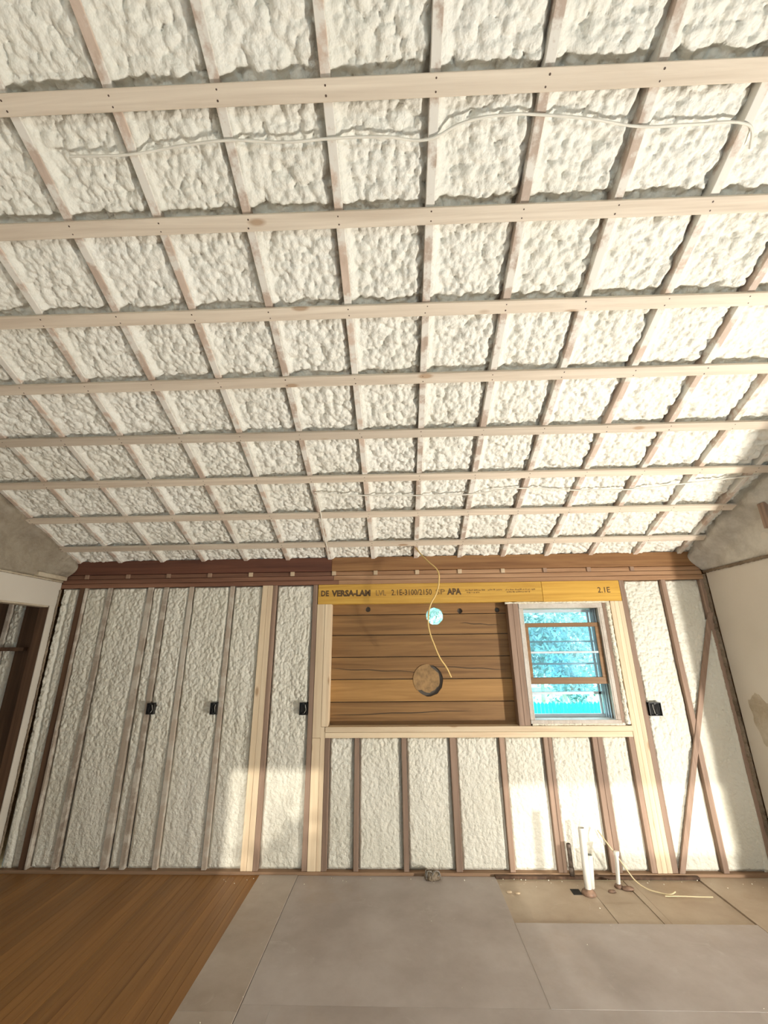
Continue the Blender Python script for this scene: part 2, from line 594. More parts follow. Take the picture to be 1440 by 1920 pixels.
# horizontal sheathing boards in the open bay
zs = [2.10, 1.942, 1.761, 1.571, 1.384, 1.201, 1.012, 0.90]
for i, (zt, zb) in enumerate(zip(zs, zs[1:])):
    b = box('sheathing_board', -0.70, 1.06, 0.090 + 0.002 * (i % 2), 0.110, zb + 0.003, zt - 0.003, 'board_light' if i == 4 else 'board', wall_far, bev=0.0015)
    cuts = []
    if zb - 0.1 < VENT[1] < zt + 0.1:
        cuts += [cut_vent] + cut_knots
    if zb - 0.15 < 1.372 < zt + 0.15:
        cuts.append(cut_plug)
    if cuts:
        boolean_cut(b, cuts)
for c in [cut_vent, cut_plug] + cut_knots:
    bpy.data.objects.remove(c)

# the loose round plug in the boards, pushed to the left of its hole
bm = bmesh.new()
rr = random.Random(11)
ring = []
for i in range(26):
    t = 2 * math.pi * i / 26
    q = 0.130 if math.cos(t - 2.6) > 0.25 else 0.130 * (0.80 + 0.05 * rr.uniform(-1, 1))
    ring.append((0.250 + q * math.cos(t), 1.378 + q * math.sin(t)))
lo = [bm.verts.new((p[0], 0.086, p[1])) for p in ring]
hi = [bm.verts.new((p[0], 0.112, p[1])) for p in ring]
bm.faces.new(lo)
bm.faces.new(hi)
for i in range(26):
    bm.faces.new((lo[i], lo[(i + 1) % 26], hi[(i + 1) % 26], hi[i]))
from_bm('round_plug', bm, M['patch'], wall_far, label='rough tan plug loose in its round hole')

# cracks along the boards: shallow dark splits standing as thin slivers of shadow gap
for (xa, za, xb, zb) in ((-0.60, 1.475, 0.18, 1.442), (0.24, 1.492, 0.95, 1.455), (-0.60, 1.095, 0.62, 1.128), (0.56, 1.862, 0.93, 1.835)):
    n = 14
    bm = bmesh.new()
    up_, dn_ = [], []
    for i in range(n + 1):
        f = i / n
        xx, zz = xa + (xb - xa) * f, za + (zb - za) * f + 0.003 * math.sin(f * 17 + xa * 9)
        hw = 0.0026 * math.sin(math.pi * min(1, f * 1.02)) ** 0.5 + 0.0003 if 0 < f < 1 else 0.0003
        up_.append(bm.verts.new((xx, 0.0893, zz + hw)))
        dn_.append(bm.verts.new((xx, 0.0893, zz - hw)))
    for i in range(n):
        bm.faces.new((up_[i], up_[i + 1], dn_[i + 1], dn_[i]))
    from_bm('board_crack', bm, M['board_edge'], wall_far)

# full sheathing behind the foam
box('sheathing', -4.8, -0.70, 0.095, 0.11, -0.2, 2.6, 'board', wall_far, bev=0)
box('sheathing', 1.06, XR + 0.2, 0.095, 0.11, 2.03, 2.6, 'board', wall_far, bev=0)
box('sheathing', -0.70, 1.06, 0.095, 0.11, 2.10, 2.6, 'board', wall_far, bev=0)
box('sheathing', -0.70, WX1, 0.095, 0.11, -0.2, 0.90, 'board', wall_far, bev=0)
box('sheathing', 1.06, WX1, 0.095, 0.11, 0.90, WZ0, 'board', wall_far, bev=0)
box('sheathing', WX1, XR + 0.2, 0.095, 0.11, -0.2, 2.03, 'board', wall_far, bev=0)

# plates and beam
ZP = 2.216
box('sole_plate', XL, XR - 0.01, -0.008, 0.09, -0.02, 0.019, 'old_x', wall_far)
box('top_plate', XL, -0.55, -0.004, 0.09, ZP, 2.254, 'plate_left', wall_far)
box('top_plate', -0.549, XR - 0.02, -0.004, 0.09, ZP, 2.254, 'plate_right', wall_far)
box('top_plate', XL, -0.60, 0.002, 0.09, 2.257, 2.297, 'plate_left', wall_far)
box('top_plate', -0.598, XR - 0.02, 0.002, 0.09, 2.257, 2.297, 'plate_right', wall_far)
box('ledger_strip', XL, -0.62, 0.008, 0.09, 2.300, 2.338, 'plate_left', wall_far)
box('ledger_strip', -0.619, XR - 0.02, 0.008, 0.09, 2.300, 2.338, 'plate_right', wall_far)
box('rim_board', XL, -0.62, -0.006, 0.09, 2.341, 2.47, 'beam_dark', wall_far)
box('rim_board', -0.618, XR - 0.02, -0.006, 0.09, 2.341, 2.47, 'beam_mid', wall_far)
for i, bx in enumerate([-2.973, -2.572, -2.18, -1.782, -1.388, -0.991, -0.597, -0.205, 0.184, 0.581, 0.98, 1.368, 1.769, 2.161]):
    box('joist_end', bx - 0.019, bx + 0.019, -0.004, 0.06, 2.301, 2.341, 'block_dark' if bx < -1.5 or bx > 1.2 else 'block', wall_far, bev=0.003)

# header beam with its printed stamp
hdr = box('header_beam', -0.738, 1.316, -0.004, 0.085, 2.036, 2.2145, 'lvl', wall_far, label='yellow laminated header with dark printed lettering')
hdr2 = box('header_beam', 1.318, 2.016, -0.004, 0.085, 2.032, 2.2145, 'lvl', wall_far, label='yellow laminated header end piece, stamped 2.1E')


def stamp(txt, x0, x1, z, size, mat, parent, bold=0.0):
    cu = bpy.data.curves.new('printed_lettering', 'FONT')
    cu.body = txt
    cu.size = size
    cu.offset = bold
    cu.resolution_u = 2
    cu.align_x = 'LEFT'
    cu.align_y = 'CENTER'
    cu.materials.append(M[mat])
    o = bpy.data.objects.new('printed_lettering', to_mesh(cu, 'printed_lettering'))
    link(o, parent)
    o.rotation_euler = (math.pi / 2, 0, 0)
    o.location = (x0, -0.0046, z)
    bpy.context.view_layer.update()
    wd = o.dimensions.x
    if wd > 0:
        o.scale = ((x1 - x0) / wd, 1, 1)
    return o


stamp('DE', -0.712, -0.640, 2.131, 0.070, 'ink', hdr, 0.0025)
stamp('VERSA-LAM', -0.607, -0.246, 2.130, 0.074, 'ink', hdr, 0.0040)
stamp('LVL', -0.205, -0.110, 2.128, 0.068, 'ink_pale', hdr, 0.002)
stamp('2.1E-3100/2150', -0.060, 0.312, 2.131, 0.072, 'ink', hdr, 0.0010)
stamp('SP', 0.345, 0.432, 2.131, 0.068, 'ink_pale', hdr, 0.001)
stamp('APA', 0.457, 0.588, 2.132, 0.074, 'ink', hdr, 0.0040)
stamp('2.1E', 1.814, 1.925, 2.128, 0.070, 'ink', hdr2, 0.001)
# two rows of fine print, too small to read in the photograph
bm = bmesh.new()
rr = random.Random(4)
for (a, b, rows) in ((0.622, 0.80, 2), (0.825, 0.955, 1), (0.985, 1.245, 2)):
    for r_ in range(rows):
        xx = a + (0.01 if r_ else 0)
        z0 = 2.139 - 0.021 * r_
        while xx < b - (0.05 if r_ else 0):
            wd = rr.choice((0.006, 0.009, 0.012, 0.015))
            hh = rr.uniform(0.008, 0.014)
            zz = z0 + rr.uniform(-0.002, 0.002)
            bm.faces.new([bm.verts.new(p) for p in ((xx, -0.0046, zz), (xx + wd, -0.0046, zz), (xx + wd, -0.0046, zz + hh), (xx, -0.0046, zz + hh))])
            xx += wd + rr.choice((0.002, 0.003, 0.008))
fp = from_bm('fine_print', bm, M['ink_pale'], hdr)

# studs ------------------------------------------------------------
def stud(x0, x1, z0, z1, mat, y0=0.0, name='stud', y1=0.09, lean=0.0):
    bm = bmesh.new()
    d = lean * 0.5
    hexa(bm, [(x0 - d, y0, z0), (x1 - d, y0, z0), (x1 - d, y1, z0), (x0 - d, y1, z0), (x0 + d, y0, z1), (x1 + d, y0, z1), (x1 + d, y1, z1), (x0 + d, y1, z1)])
    bevel(bm, 0.0018)
    return from_bm(name, bm, M[mat], wall_far)


ZB = 0.0195
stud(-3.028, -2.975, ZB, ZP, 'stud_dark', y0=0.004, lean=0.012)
stud(-2.973, -2.955, ZB, ZP, 'stud_over', y0=-0.001, lean=0.012)
stud(-2.762, -2.722, ZB, ZP, 'stud_over', y0=0.010, lean=0.025)
stud(-2.372, -2.322, ZB, ZP, 'stud_over', y0=0.010, lean=0.020)
stud(-2.218, -2.177, ZB, ZP, 'stud_over', y0=0.010, lean=0.018)
stud(-1.965, -1.925, ZB, ZP, 'stud_over', y0=0.010)
stud(-1.574, -1.535, ZB, ZP, 'stud_over', y0=0.010)
stud(-1.262, -1.215, ZB, ZP, 'pine_z', y0=-0.002)
stud(-1.213, -1.167, ZB, ZP, 'pine_z', y0=-0.002)
stud(-1.165, -1.127, ZB, ZP, 'old_z')
stud(-0.786, -0.744, ZB, ZP, 'old_z', y0=0.002)
# trimmers at the left of the open bay, in new pine
stud(-0.742, -0.671, 0.938, 2.036, 'pine_z', y0=-0.002, name='trimmer_stud')
stud(-0.669, -0.611, 1.022, 2.036, 'pine_z', y0=-0.004, name='trimmer_stud')
stud(-0.742, -0.675, ZB, 0.936, 'pine_z', y0=-0.002, name='trimmer_stud')
stud(-0.673, -0.636, ZB, 1.020, 'pine_z', y0=-0.001, name='trimmer_stud')
# rough sill of two flat boards
box('rough_sill', -0.634, 1.912, -0.006, 0.09, 0.979, 1.020, 'pine_x', wall_far)
box('rough_sill', -0.634, 1.905, -0.003, 0.09, 0.936, 0.977, 'pine_x', wall_far)
for x0, x1 in ((-0.633, -0.594), (-0.385, -0.347), (0.005, 0.045), (0.405, 0.455), (0.813, 0.853), (1.175, 1.211), (1.213, 1.240), (1.572, 1.611), (1.613, 1.653), (1.868, 1.911)):
    stud(x0, x1, ZB, 0.935, 'old_z', y0=0.001, name='cripple_stud')
stud(0.990, 1.036, 1.021, 2.02, 'old_z', y0=0.0)
stud(1.038, 1.086, 1.021, 2.02, 'old_z', y0=0.003)
stud(1.836, 1.868, 1.021, 2.03, 'old_z', y0=0.006)
for i in range(3):
    stud(1.908 + i * 0.0375, 1.9445 + i * 0.0375, ZB, 2.031, 'pine_z', y0=-0.003 + 0.001 * i, name='trimmer_stud')
stud(2.021, 2.064, ZB, ZP, 'old_z', y0=0.002)
stud(2.397, 2.438, ZB, ZP, 'old_z', y0=0.0)
stud(2.746, 2.785, ZB, ZP, 'old_z', y0=0.004, name='corner_post')
# let-in diagonal brace
bm = bmesh.new()
a, b = (2.748, 1.92), (2.066, ZB)
hexa(bm, [(b[0], -0.006, b[1]), (b[0] + 0.043, -0.006, b[1]), (b[0] + 0.043, 0.012, b[1]), (b[0], 0.012, b[1]),
          (a[0], -0.006, a[1]), (a[0] + 0.043, -0.006, a[1]), (a[0] + 0.043, 0.012, a[1]), (a[0], 0.012, a[1])])
bevel(bm, 0.0018)
from_bm('diagonal_brace', bm, M['old_z'], wall_far)

# wall foam --------------------------------------------------------


def wall_foam(x0, x1, z0, z1, amp=1.0, base=0.030, res=0.0055, mat='foam_wall', streak=0.5, seed=0, fill_l=0.4, fill_r=0.8, name='foam_panel', smooth_low=True):
    nx, nz = max(6, int((x1 - x0) / res)), max(6, int((z1 - z0) / res))
    X, Z = np.meshgrid(np.linspace(x0 - 0.004, x1 + 0.004, nx), np.linspace(z0 - 0.002, z1 + 0.002, nz), indexing='ij')
    wx = X + 0.018 * (fbm(X * 14, Z * 14, 3) - 0.45)
    wz = Z + 0.024 * (fbm(X * 14 + 40, Z * 12, 8) - 0.45)
    low = (0.42 + 0.58 * sstep(0.45, 1.25, Z)) if smooth_low else 1.0
    h = 0.66 * blobs(wx / 0.0195, wz / 0.022, 21) + 0.55 * blobs(wx / 0.038 + 7, wz / 0.048, 33)
    h = h * amp * 0.0185 * low
    h = h + 0.016 * (fbm(X * 5, Z * 3.2, 51) - 0.45) + streak * 0.016 * (vnoise(X * 21 + seed * 7.3, Z * 0.8, 61) - 0.5)
    edge = np.minimum((X - x0) / (fill_l * 0.03 + 0.006), (x1 - X) / (fill_r * 0.03 + 0.006))
    wob = 0.5 * (fbm(X * 30, Z * 9, 71) - 0.4)
    e = sstep(-0.15, 1.0, edge + wob)
    dn = np.minimum((Z - z0) / 0.02, (z1 - Z) / 0.012)
    e = e * sstep(-0.2, 1.0, dn)
    Y = base + 0.016 * (1 - e) - h * e
    return grid_mesh(name, np.stack([X, Y, Z], -1), mat, wall_far)


Z1 = ZP
for i, (a, b, kw) in enumerate([
        (-3.19, -3.115, dict(mat='foam_wall', base=0.02)), (-3.118, -3.028, dict(base=0.028)), (-2.955, -2.756, {}), (-2.716, -2.368, {}), (-2.316, -2.214, {}),
        (-2.172, -1.965, {}), (-1.925, -1.574, {}), (-1.535, -1.262, {}), (-1.127, -0.786, dict(streak=0.25)),
        (2.064, 2.397, dict(streak=0.2)), (2.438, 2.750, dict(streak=0.1, amp=0.75))]):
    wall_foam(a, b, ZB, Z1, seed=i, **kw)
for i, (a, b) in enumerate([(-0.594, -0.385), (-0.347, 0.005), (0.045, 0.405), (0.455, 0.813), (0.853, 1.175), (1.240, 1.572), (1.653, 1.868)]):
    wall_foam(a, b, ZB, 0.936, streak=0.15, seed=i + 20)
# smooth foam skin over the corner post
wall_foam(2.716, 2.776, ZB, 1.86, base=0.012, amp=0.4, streak=0.1, seed=40, name='foam_skin')
# squeezed foam beads round the window
def bead(name, x0, x1, y, z0, z1, r, parent):
    L = max(x1 - x0, z1 - z0)
    n, k_ = int(L / 0.006), 10
    s = np.linspace(0, 1, n)[:, None]
    th = np.linspace(0, 2 * math.pi, k_)[None, :]
    rr_ = r * (0.65 + 0.8 * fbm(s * L * 40 + x0 * 9 + z0, th * 0 + 3.0, 9)) * (0.85 + 0.3 * vnoise(s * L * 70, th * 1.5, 4))
    if x1 - x0 > z1 - z0:
        P = np.stack([x0 + s * L + 0 * th, y + rr_ * np.cos(th), z0 + rr_ * np.sin(th)], -1)
    else:
        P = np.stack([x0 + rr_ * np.cos(th), y + rr_ * np.sin(th), z0 + s * L + 0 * th], -1)
    return grid_mesh(name, P, 'bead', parent)


bead('foam_bead', 0.97, 1.90, 0.004, 2.026, 2.026, 0.009, wall_far)
bead('foam_bead', 1.885, 1.885, 0.012, 1.03, 2.02, 0.020, wall_far)
bead('foam_bead', 1.10, 1.86, 0.010, 1.030, 1.030, 0.010, wall_far)
# short upright foam fill between stud and trimmers beside the window
wall_foam(1.868, 1.908, 1.022, 2.03, base=0.03, amp=1.2, seed=50)

# ================================================================== WINDOW
win = bpy.data.objects.new('window_1', None)
win.location = (1.46, 0.05, 1.03)
link(win, kind='structure', label='double-hung window with brown raised sash in a chipped white frame')
bpy.context.view_layer.update()


def wbox(name, *a, mat='frame_w', parent=win, bev=0.002, **kw):
    o = box(name, *a, mat, None, bev, **kw)
    o.parent = parent
    root = parent
    off = Vector((0, 0, 0))
    while root is not None:
        off += root.location
        root = root.parent
    o.location = -off
    return o


wbox('head_jamb', 1.09, 1.832, 0.0, 0.17, 1.975, 2.018)
wbox('side_jamb', 1.088, 1.116, 0.002, 0.17, 1.062, 1.975)
wbox('side_jamb', 1.804, 1.834, 0.002, 0.17, 1.062, 1.975)
wbox('window_sill', 1.088, 1.834, -0.004, 0.20, 1.036, 1.064)
wbox('stop_bead', 1.116, 1.128, 0.004, 0.026, 1.064, 1.975)
wbox('stop_bead', 1.792, 1.804, 0.004, 0.026, 1.064, 1.975)
sash = bpy.data.objects.new('raised_sash', None)
link(sash, win, label='brown wooden sash pushed up halfway')
SY0, SY1 = 0.030, 0.062
wbox('top_rail', 1.128, 1.792, SY0, SY1, 1.812, 1.848, mat='sash', parent=sash)
wbox('bottom_rail', 1.128, 1.792, SY0, SY1, 1.338, 1.392, mat='sash', parent=sash)
wbox('stile', 1.128, 1.162, SY0, SY1, 1.392, 1.812, mat='sash', parent=sash)
wbox('stile', 1.752, 1.792, SY0, SY1, 1.392, 1.812, mat='sash', parent=sash)
wbox('muntin', 1.162, 1.752, SY0 + 0.004, SY1 - 0.004, 1.588, 1.606, mat='alu', parent=sash)
wbox('pane', 1.160, 1.754, 0.044, 0.047, 1.390, 1.590, mat='glass', parent=sash, bev=0)
wbox('pane', 1.160, 1.754, 0.044, 0.047, 1.604, 1.814, mat='glass', parent=sash, bev=0)
storm = bpy.data.objects.new('storm_window', None)
link(storm, win, label='pale blue-white aluminium storm window with side tracks')
TY0, TY1 = 0.138, 0.156
wbox('storm_rail', 1.116, 1.804, TY0, TY1, 1.945, 1.972, mat='alu', parent=storm)
wbox('storm_rail', 1.116, 1.804, TY0, TY1, 1.245, 1.268, mat='alu', parent=storm)
wbox('storm_rail', 1.116, 1.804, TY0, TY1, 1.066, 1.092, mat='alu', parent=storm)
wbox('storm_rail', 1.116, 1.804, TY0 + 0.004, TY1, 1.682, 1.694, mat='alu', parent=storm)
wbox('storm_rail', 1.116, 1.804, TY0 + 0.004, TY1, 1.490, 1.506, mat='alu', parent=storm)
wbox('storm_stile', 1.116, 1.136, TY0, TY1, 1.092, 1.945, mat='alu', parent=storm)
wbox('storm_stile', 1.742, 1.764, TY0, TY1, 1.092, 1.945, mat='alu', parent=storm)
for i, xx in enumerate((1.770, 1.781, 1.792)):
    wbox('track', xx, xx + 0.004, 0.070 + 0.022 * (2 - i), 0.150, 1.066, 1.972, mat='alu', parent=storm, bev=0.0005)
wbox('pane', 1.134, 1.744, 0.146, 0.149, 1.268, 1.945, mat='glass', parent=storm, bev=0)

# ================================================================== CEILING
ceiling = bpy.data.objects.new('ceiling', None)
link(ceiling, kind='structure', label='sloping ceiling of foam-filled rafter bays under pale strapping boards')


def slab(name, x0, x1, t0, t1, w0, w1, mat, parent, bev=0.0018, skew=0.0):
    bm = bmesh.new()
    hexa(bm, [cpt(x0, t0, w0), cpt(x1, t0 + skew, w0), cpt(x1, t1 + skew, w0), cpt(x0, t1, w0), cpt(x0, t0, w1), cpt(x1, t0 + skew, w1), cpt(x1, t1 + skew, w1), cpt(x0, t1, w1)])
    bevel(bm, bev)
    return from_bm(name, bm, M[mat] if isinstance(mat, str) else mat, parent)


slab('roof_deck', -5.0, 4.8, -0.3, T_RIDGE, 0.19, 0.22, 'roof', ceiling, 0)
# the other roof slope behind the camera
bm = bmesh.new()
ry, rz = cpt(0, T_RIDGE, 0.05)[1:]
hexa(bm, [(-5, ry + 0.05, rz), (4.8, ry + 0.05, rz), (4.8, YB - 0.3, rz + (YB - ry) * 0.408), (-5, YB - 0.3, rz + (YB - ry) * 0.408),
          (-5, ry + 0.05, rz + 0.2), (4.8, ry + 0.05, rz + 0.2), (4.8, YB - 0.3, rz + 0.2 + (YB - ry) * 0.408), (-5, YB - 0.3, rz + 0.2 + (YB - ry) * 0.408)])
from_bm('rear_slope', bm, M['foam'], ceiling)

TP = [0.265, 0.680, 1.100, 1.520, 1.926, 2.330, 2.735, 3.140, 3.546, 3.952, 4.358]
SKEW = [0.012, 0.006, 0.006, -0.009, -0.002, -0.012, -0.012, -0.012, 0, 0, 0]
PW = 0.064
rafters = {}
for k_ in range(-8, 7):
    xr = RX0 + RS * k_ + random.uniform(-0.004, 0.004)
    rafters[k_] = xr
    slab('rafter', xr - 0.019, xr + 0.019, -0.02, T_RIDGE, 0.0195, 0.19, 'rafter', ceiling)
for i, t in enumerate(TP):
    p_ = slab('strapping_board', XL + 0.01, XR - 0.01, t - PW / 2, t + PW / 2, 0.0, 0.019, 'purlin', ceiling, skew=SKEW[i])
    bm = bmesh.new()
    for k_, xr in rafters.items():
        fr = (xr - XL) / (XR - XL)
        for dt in (-0.017, 0.016):
            cx_, ct = xr + random.uniform(-0.006, 0.006), t + SKEW[i] * fr + dt + random.uniform(-0.003, 0.003)
            r_ = random.uniform(0.0032, 0.0046)
            vs = [bm.verts.new(cpt(cx_ + r_ * math.cos(q * math.pi / 3), ct + r_ * math.sin(q * math.pi / 3), -0.0006)) for q in range(6)]
            bm.faces.new(vs)
    from_bm('nail_heads', bm, M['nail'], p_)


def foam_w(X, T, xl, xr_, seed):
    """depth of the ceiling foam above the strapping face"""
    wx = X + 0.022 * (fbm(X * 13, T * 13, 103) - 0.45)
    wt = T + 0.022 * (fbm(X * 13 + 31, T * 13, 108) - 0.45)
    big = blobs(wx / 0.050, wt / 0.050, 121)
    med = blobs(wx / 0.027 + 3, wt / 0.027, 133)
    mask = sstep(0.35, 0.6, fbm(X * 3.1 + 9, T * 3.1, 141))
    h = (0.55 + 0.45 * mask) * big * 0.032 + (0.95 - 0.30 * mask) * med * 0.024
    h = h + 0.026 * (fbm(X * 4.2, T * 4.2, 151) - 0.45)
    w = 0.072 - h
    wob = 0.020 * (fbm(X * 22 + 5, T * 17, 161) - 0.45)
    # deep groove along the left face of each rafter, foam smeared up on the other side
    gl = 1 - sstep(0.004, 0.030, xr_ - X + wob + 0.020 * (big - 0.55) - 0.006 * (fbm(X * 0 + seed, T * 3, 171) * 4 - 1.6))
    w = w + 0.026 * gl
    sm = 1 - sstep(0.004, 0.036, X - xl + wob * 0.7)
    w = w * (1 - sm) + (0.024 + 0.006 * vnoise(X * 30, T * 20, 7)) * sm
    # trimmed trough on the uphill side of each strapping board
    for i, t in enumerate(TP):
        d = T - (t + PW / 2)
        g = sstep(-0.075, -0.05, d) * (1 - sstep(0.006, 0.022, d + wob * 1.2 + 0.020 * (big - 0.55)))
        w = w + (0.009 + 0.017 * float(sstep(1.5, 2.6, np.array(t)))) * g * (0.65 + 0.5 * vnoise(X * 5, T * 0 + i, 191))
    return np.maximum(w, 0.0215)


edges = [XL] + [rafters[k_] for k_ in range(-8, 7)] + [XR]
tb = [-0.03] + TP
for j in range(len(edges) - 1):
    xl = edges[j] + (0.019 if j > 0 else 0)
    xr_ = edges[j + 1] - (0.019 if j < len(edges) - 2 else 0)
    for i in range(len(tb) - 1):
        t0, t1 = tb[i], tb[i + 1]
        res = 0.0062 if t0 < 3.5 else 0.025
        nx, nt_ = max(4, int((xr_ - xl) / res)), max(4, int((t1 - t0) / res))
        X, T = np.meshgrid(np.linspace(xl - 0.002, xr_ + 0.002, nx), np.linspace(t0, t1, nt_), indexing='ij')
        W = foam_w(X, T, xl, xr_, j)
        P = np.stack([X, -T * CS + W * SN, ZC + T * SN + W * CS], -1)
        grid_mesh('foam_panel', P, 'foam', ceiling)

# ================================================================== SIDE WALLS
wall_right = bpy.data.objects.new('wall_right', None)
link(wall_right, kind='structure', label='right side wall of bare drywall under grimy foam gable')
YJ = -0.665                              # far jamb of the opening in the right wall
HD = 2.06                               # its head
box('drywall_sheet', XR, XR + 0.013, YJ, -0.022, 0.0, 2.272, 'drywall', wall_right, bev=0.001)
box('wall_core', XR + 0.013, XR + 0.10, YJ, 0.1, 0.0, 4.6, 'board', wall_right, bev=0)
box('wall_core', XR, XR + 0.10, -3.3, YJ, HD, 4.6, 'drywall', wall_right, bev=0)
box('wall_core', XR, XR + 0.10, YB, -3.3, 0.0, 4.6, 'drywall', wall_right, bev=0)


def side_foam(x, sgn, y0, y1, zlo, mat, parent, name, res=0.012, seed=0):
    """lumpy skin on a side wall from zlo up to the sloping ceiling"""
    ny, nz = int((y1 - y0) / res), 60
    S, U = np.meshgrid(np.linspace(0, 1, ny), np.linspace(0, 1, nz), indexing='ij')
    Y = y0 + (y1 - y0) * S
    ztop = ZC - Y / CS * SN + 0.10
    Z = zlo + (ztop - zlo) * U
    d = 0.020 + 0.035 * (fbm(Y * 5 + seed, Z * 5, 201) - 0.45) + 0.012 * blobs(Y / 0.06, Z / 0.05, 211) * sstep(0.3, 0.9, fbm(Y * 4, Z * 4, 221) * 1.5)
    # thick cove where the spray builds up against the roof and the far wall
    d = d + 0.10 * sstep(0.16, 0.0, ztop - 0.10 - Z) * (0.5 + fbm(Y * 6, Z * 6, 231))
    d = d * sstep(0.0, 0.02, Z - zlo + 0.004)
    return grid_mesh(name, np.stack([x - sgn * d, Y, Z], -1), mat, parent)


side_foam(XR + 0.012, 1, -2.6, -0.004, 2.285, 'foam_smooth', wall_right, 'gable_foam')
# rough dirty strips where old plaster met the corner and the gable
def crud_strip(p0, p1, hw, depth, axis, parent, name='dirt_strip', mat='crud'):
    L = (Vector(p1) - Vector(p0)).length
    n, k_ = int(L / 0.006), 7
    s = np.linspace(0, 1, n)[:, None]
    c = np.linspace(-1, 1, k_)[None, :]
    wob = 0.35 * (fbm(s * L * 22, c * 0 + 1, 301) - 0.45)
    wd = hw * (0.8 + 0.7 * (fbm(s * L * 45, c * 0, 311) - 0.4))
    across = (c + wob) * wd
    dep = depth * (1 - c * c) * (0.4 + 1.1 * fbm(s * L * 60, c * 2, 321))
    P = np.zeros((n, k_, 3))
    for q in range(3):
        P[..., q] = p0[q] + (p1[q] - p0[q]) * s
    av, nv = axis
    for q in range(3):
        P[..., q] += av[q] * across + nv[q] * dep
    return grid_mesh(name, P, mat, parent)


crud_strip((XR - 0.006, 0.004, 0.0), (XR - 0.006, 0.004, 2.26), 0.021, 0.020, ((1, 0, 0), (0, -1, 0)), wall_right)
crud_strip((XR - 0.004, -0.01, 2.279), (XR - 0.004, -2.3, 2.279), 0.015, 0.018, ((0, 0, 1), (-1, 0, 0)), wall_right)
box('gable_stud', XR - 0.055, XR - 0.02, -0.845, -0.79, 2.47, 2.66, 'old_z', wall_right)
box('sky_block_wall', 4.45, 4.55, -4.2, 0.1, 0.0, 2.5, 'drywall', wall_right, bev=0)  # unseen enclosure added to keep sky light out of the side doorway
box('sky_block_wall', XR + 0.1, 4.45, 0.0, 0.1, 0.0, 2.5, 'drywall', wall_right, bev=0)
box('sky_block_wall', XR + 0.1, 4.45, -4.2, -4.1, 0.0, 2.5, 'drywall', wall_right, bev=0)
box('sky_block_roof', XR + 0.1, 4.55, -4.2, 0.1, 2.45, 2.5, 'drywall', wall_right, bev=0)
# torn paper on the drywall
def torn(cx_, cz, ry_, rz_, seed, x=XR - 0.0015, parent=None, mat='paper'):
    rr_ = random.Random(seed)
    bm = bmesh.new()
    vs = []
    for i in range(48):
        t = 2 * math.pi * i / 48
        q = 1 + 0.12 * math.sin(3 * t + seed) + 0.08 * math.sin(7 * t + 2 * seed) + 0.06 * rr_.uniform(-1, 1)
        vs.append(bm.verts.new((x, cx_ + ry_ * q * math.cos(t), cz + rz_ * q * math.sin(t))))
    bm.faces.new(vs)
    g = bmesh.ops.extrude_face_region(bm, geom=list(bm.faces))
    bmesh.ops.translate(bm, verts=[v for v in g['geom'] if isinstance(v, bmesh.types.BMVert)], vec=(0.002, 0, 0))
    return from_bm('torn_paper', bm, M[mat], parent)


torn(-0.255, 1.10, 0.13, 0.17, 5, parent=wall_right)

wall_left = bpy.data.objects.new('wall_left', None)
link(wall_left, kind='structure', label='left side wall with drywall header over a dark doorway')
box('drywall_header', XL - 0.012, XL, -2.2, -0.004, 2.048, 2.268, 'drywall', wall_left, bev=0.002)
box('header_trim', XL - 0.10, XL - 0.004, -2.2, -0.09, 2.034, 2.05, 'drywall_edge', wall_left, bev=0.003)
box('wall_core', XL - 0.10, XL - 0.012, -2.2, 0.05, 2.05, 4.6, 'board', wall_left, bev=0)
box('wall_core', XL - 0.10, XL, -3.9, -2.2, 0.0, 4.6, 'drywall', wall_left, bev=0)
box('wall_core', XL - 0.10, XL, -5.9, -3.9, 2.15, 4.6, 'drywall', wall_left, bev=0)
box('wall_core', XL - 0.10, XL, YB, -5.9, 0.0, 4.6, 'drywall', wall_left, bev=0)
box('door_jamb', XL - 0.012, XL, -0.082, -0.012, 0.0, 2.05, 'drywall', wall_left, bev=0.003)
box('jamb_stud', XL - 0.10, XL - 0.012, -0.080, 0.02, 0.0, 2.05, 'stud_dark', wall_left, bev=0.002)
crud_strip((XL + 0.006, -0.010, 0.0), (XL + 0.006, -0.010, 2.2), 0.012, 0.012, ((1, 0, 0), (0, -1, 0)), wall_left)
# ragged drywall edges above the header
crud_strip((XL + 0.003, -0.01, 2.277), (XL + 0.003, -2.2, 2.277), 0.010, 0.016, ((0, 0, 1), (1, 0, 0)), wall_left, 'ragged_edge', 'drywall_edge')
bm = bmesh.new()
add_box(bm, XL - 0.01, XL + 0.05, -0.34, -0.012, 2.285, 2.322)
bevel(bm, 0.006, 2)
from_bm('loose_strip', bm, M['drywall_edge'], wall_left)
side_foam(XL - 0.004, -1, -2.8, -0.012, 2.285, 'foam_dirty', wall_left, 'gable_foam', seed=17)

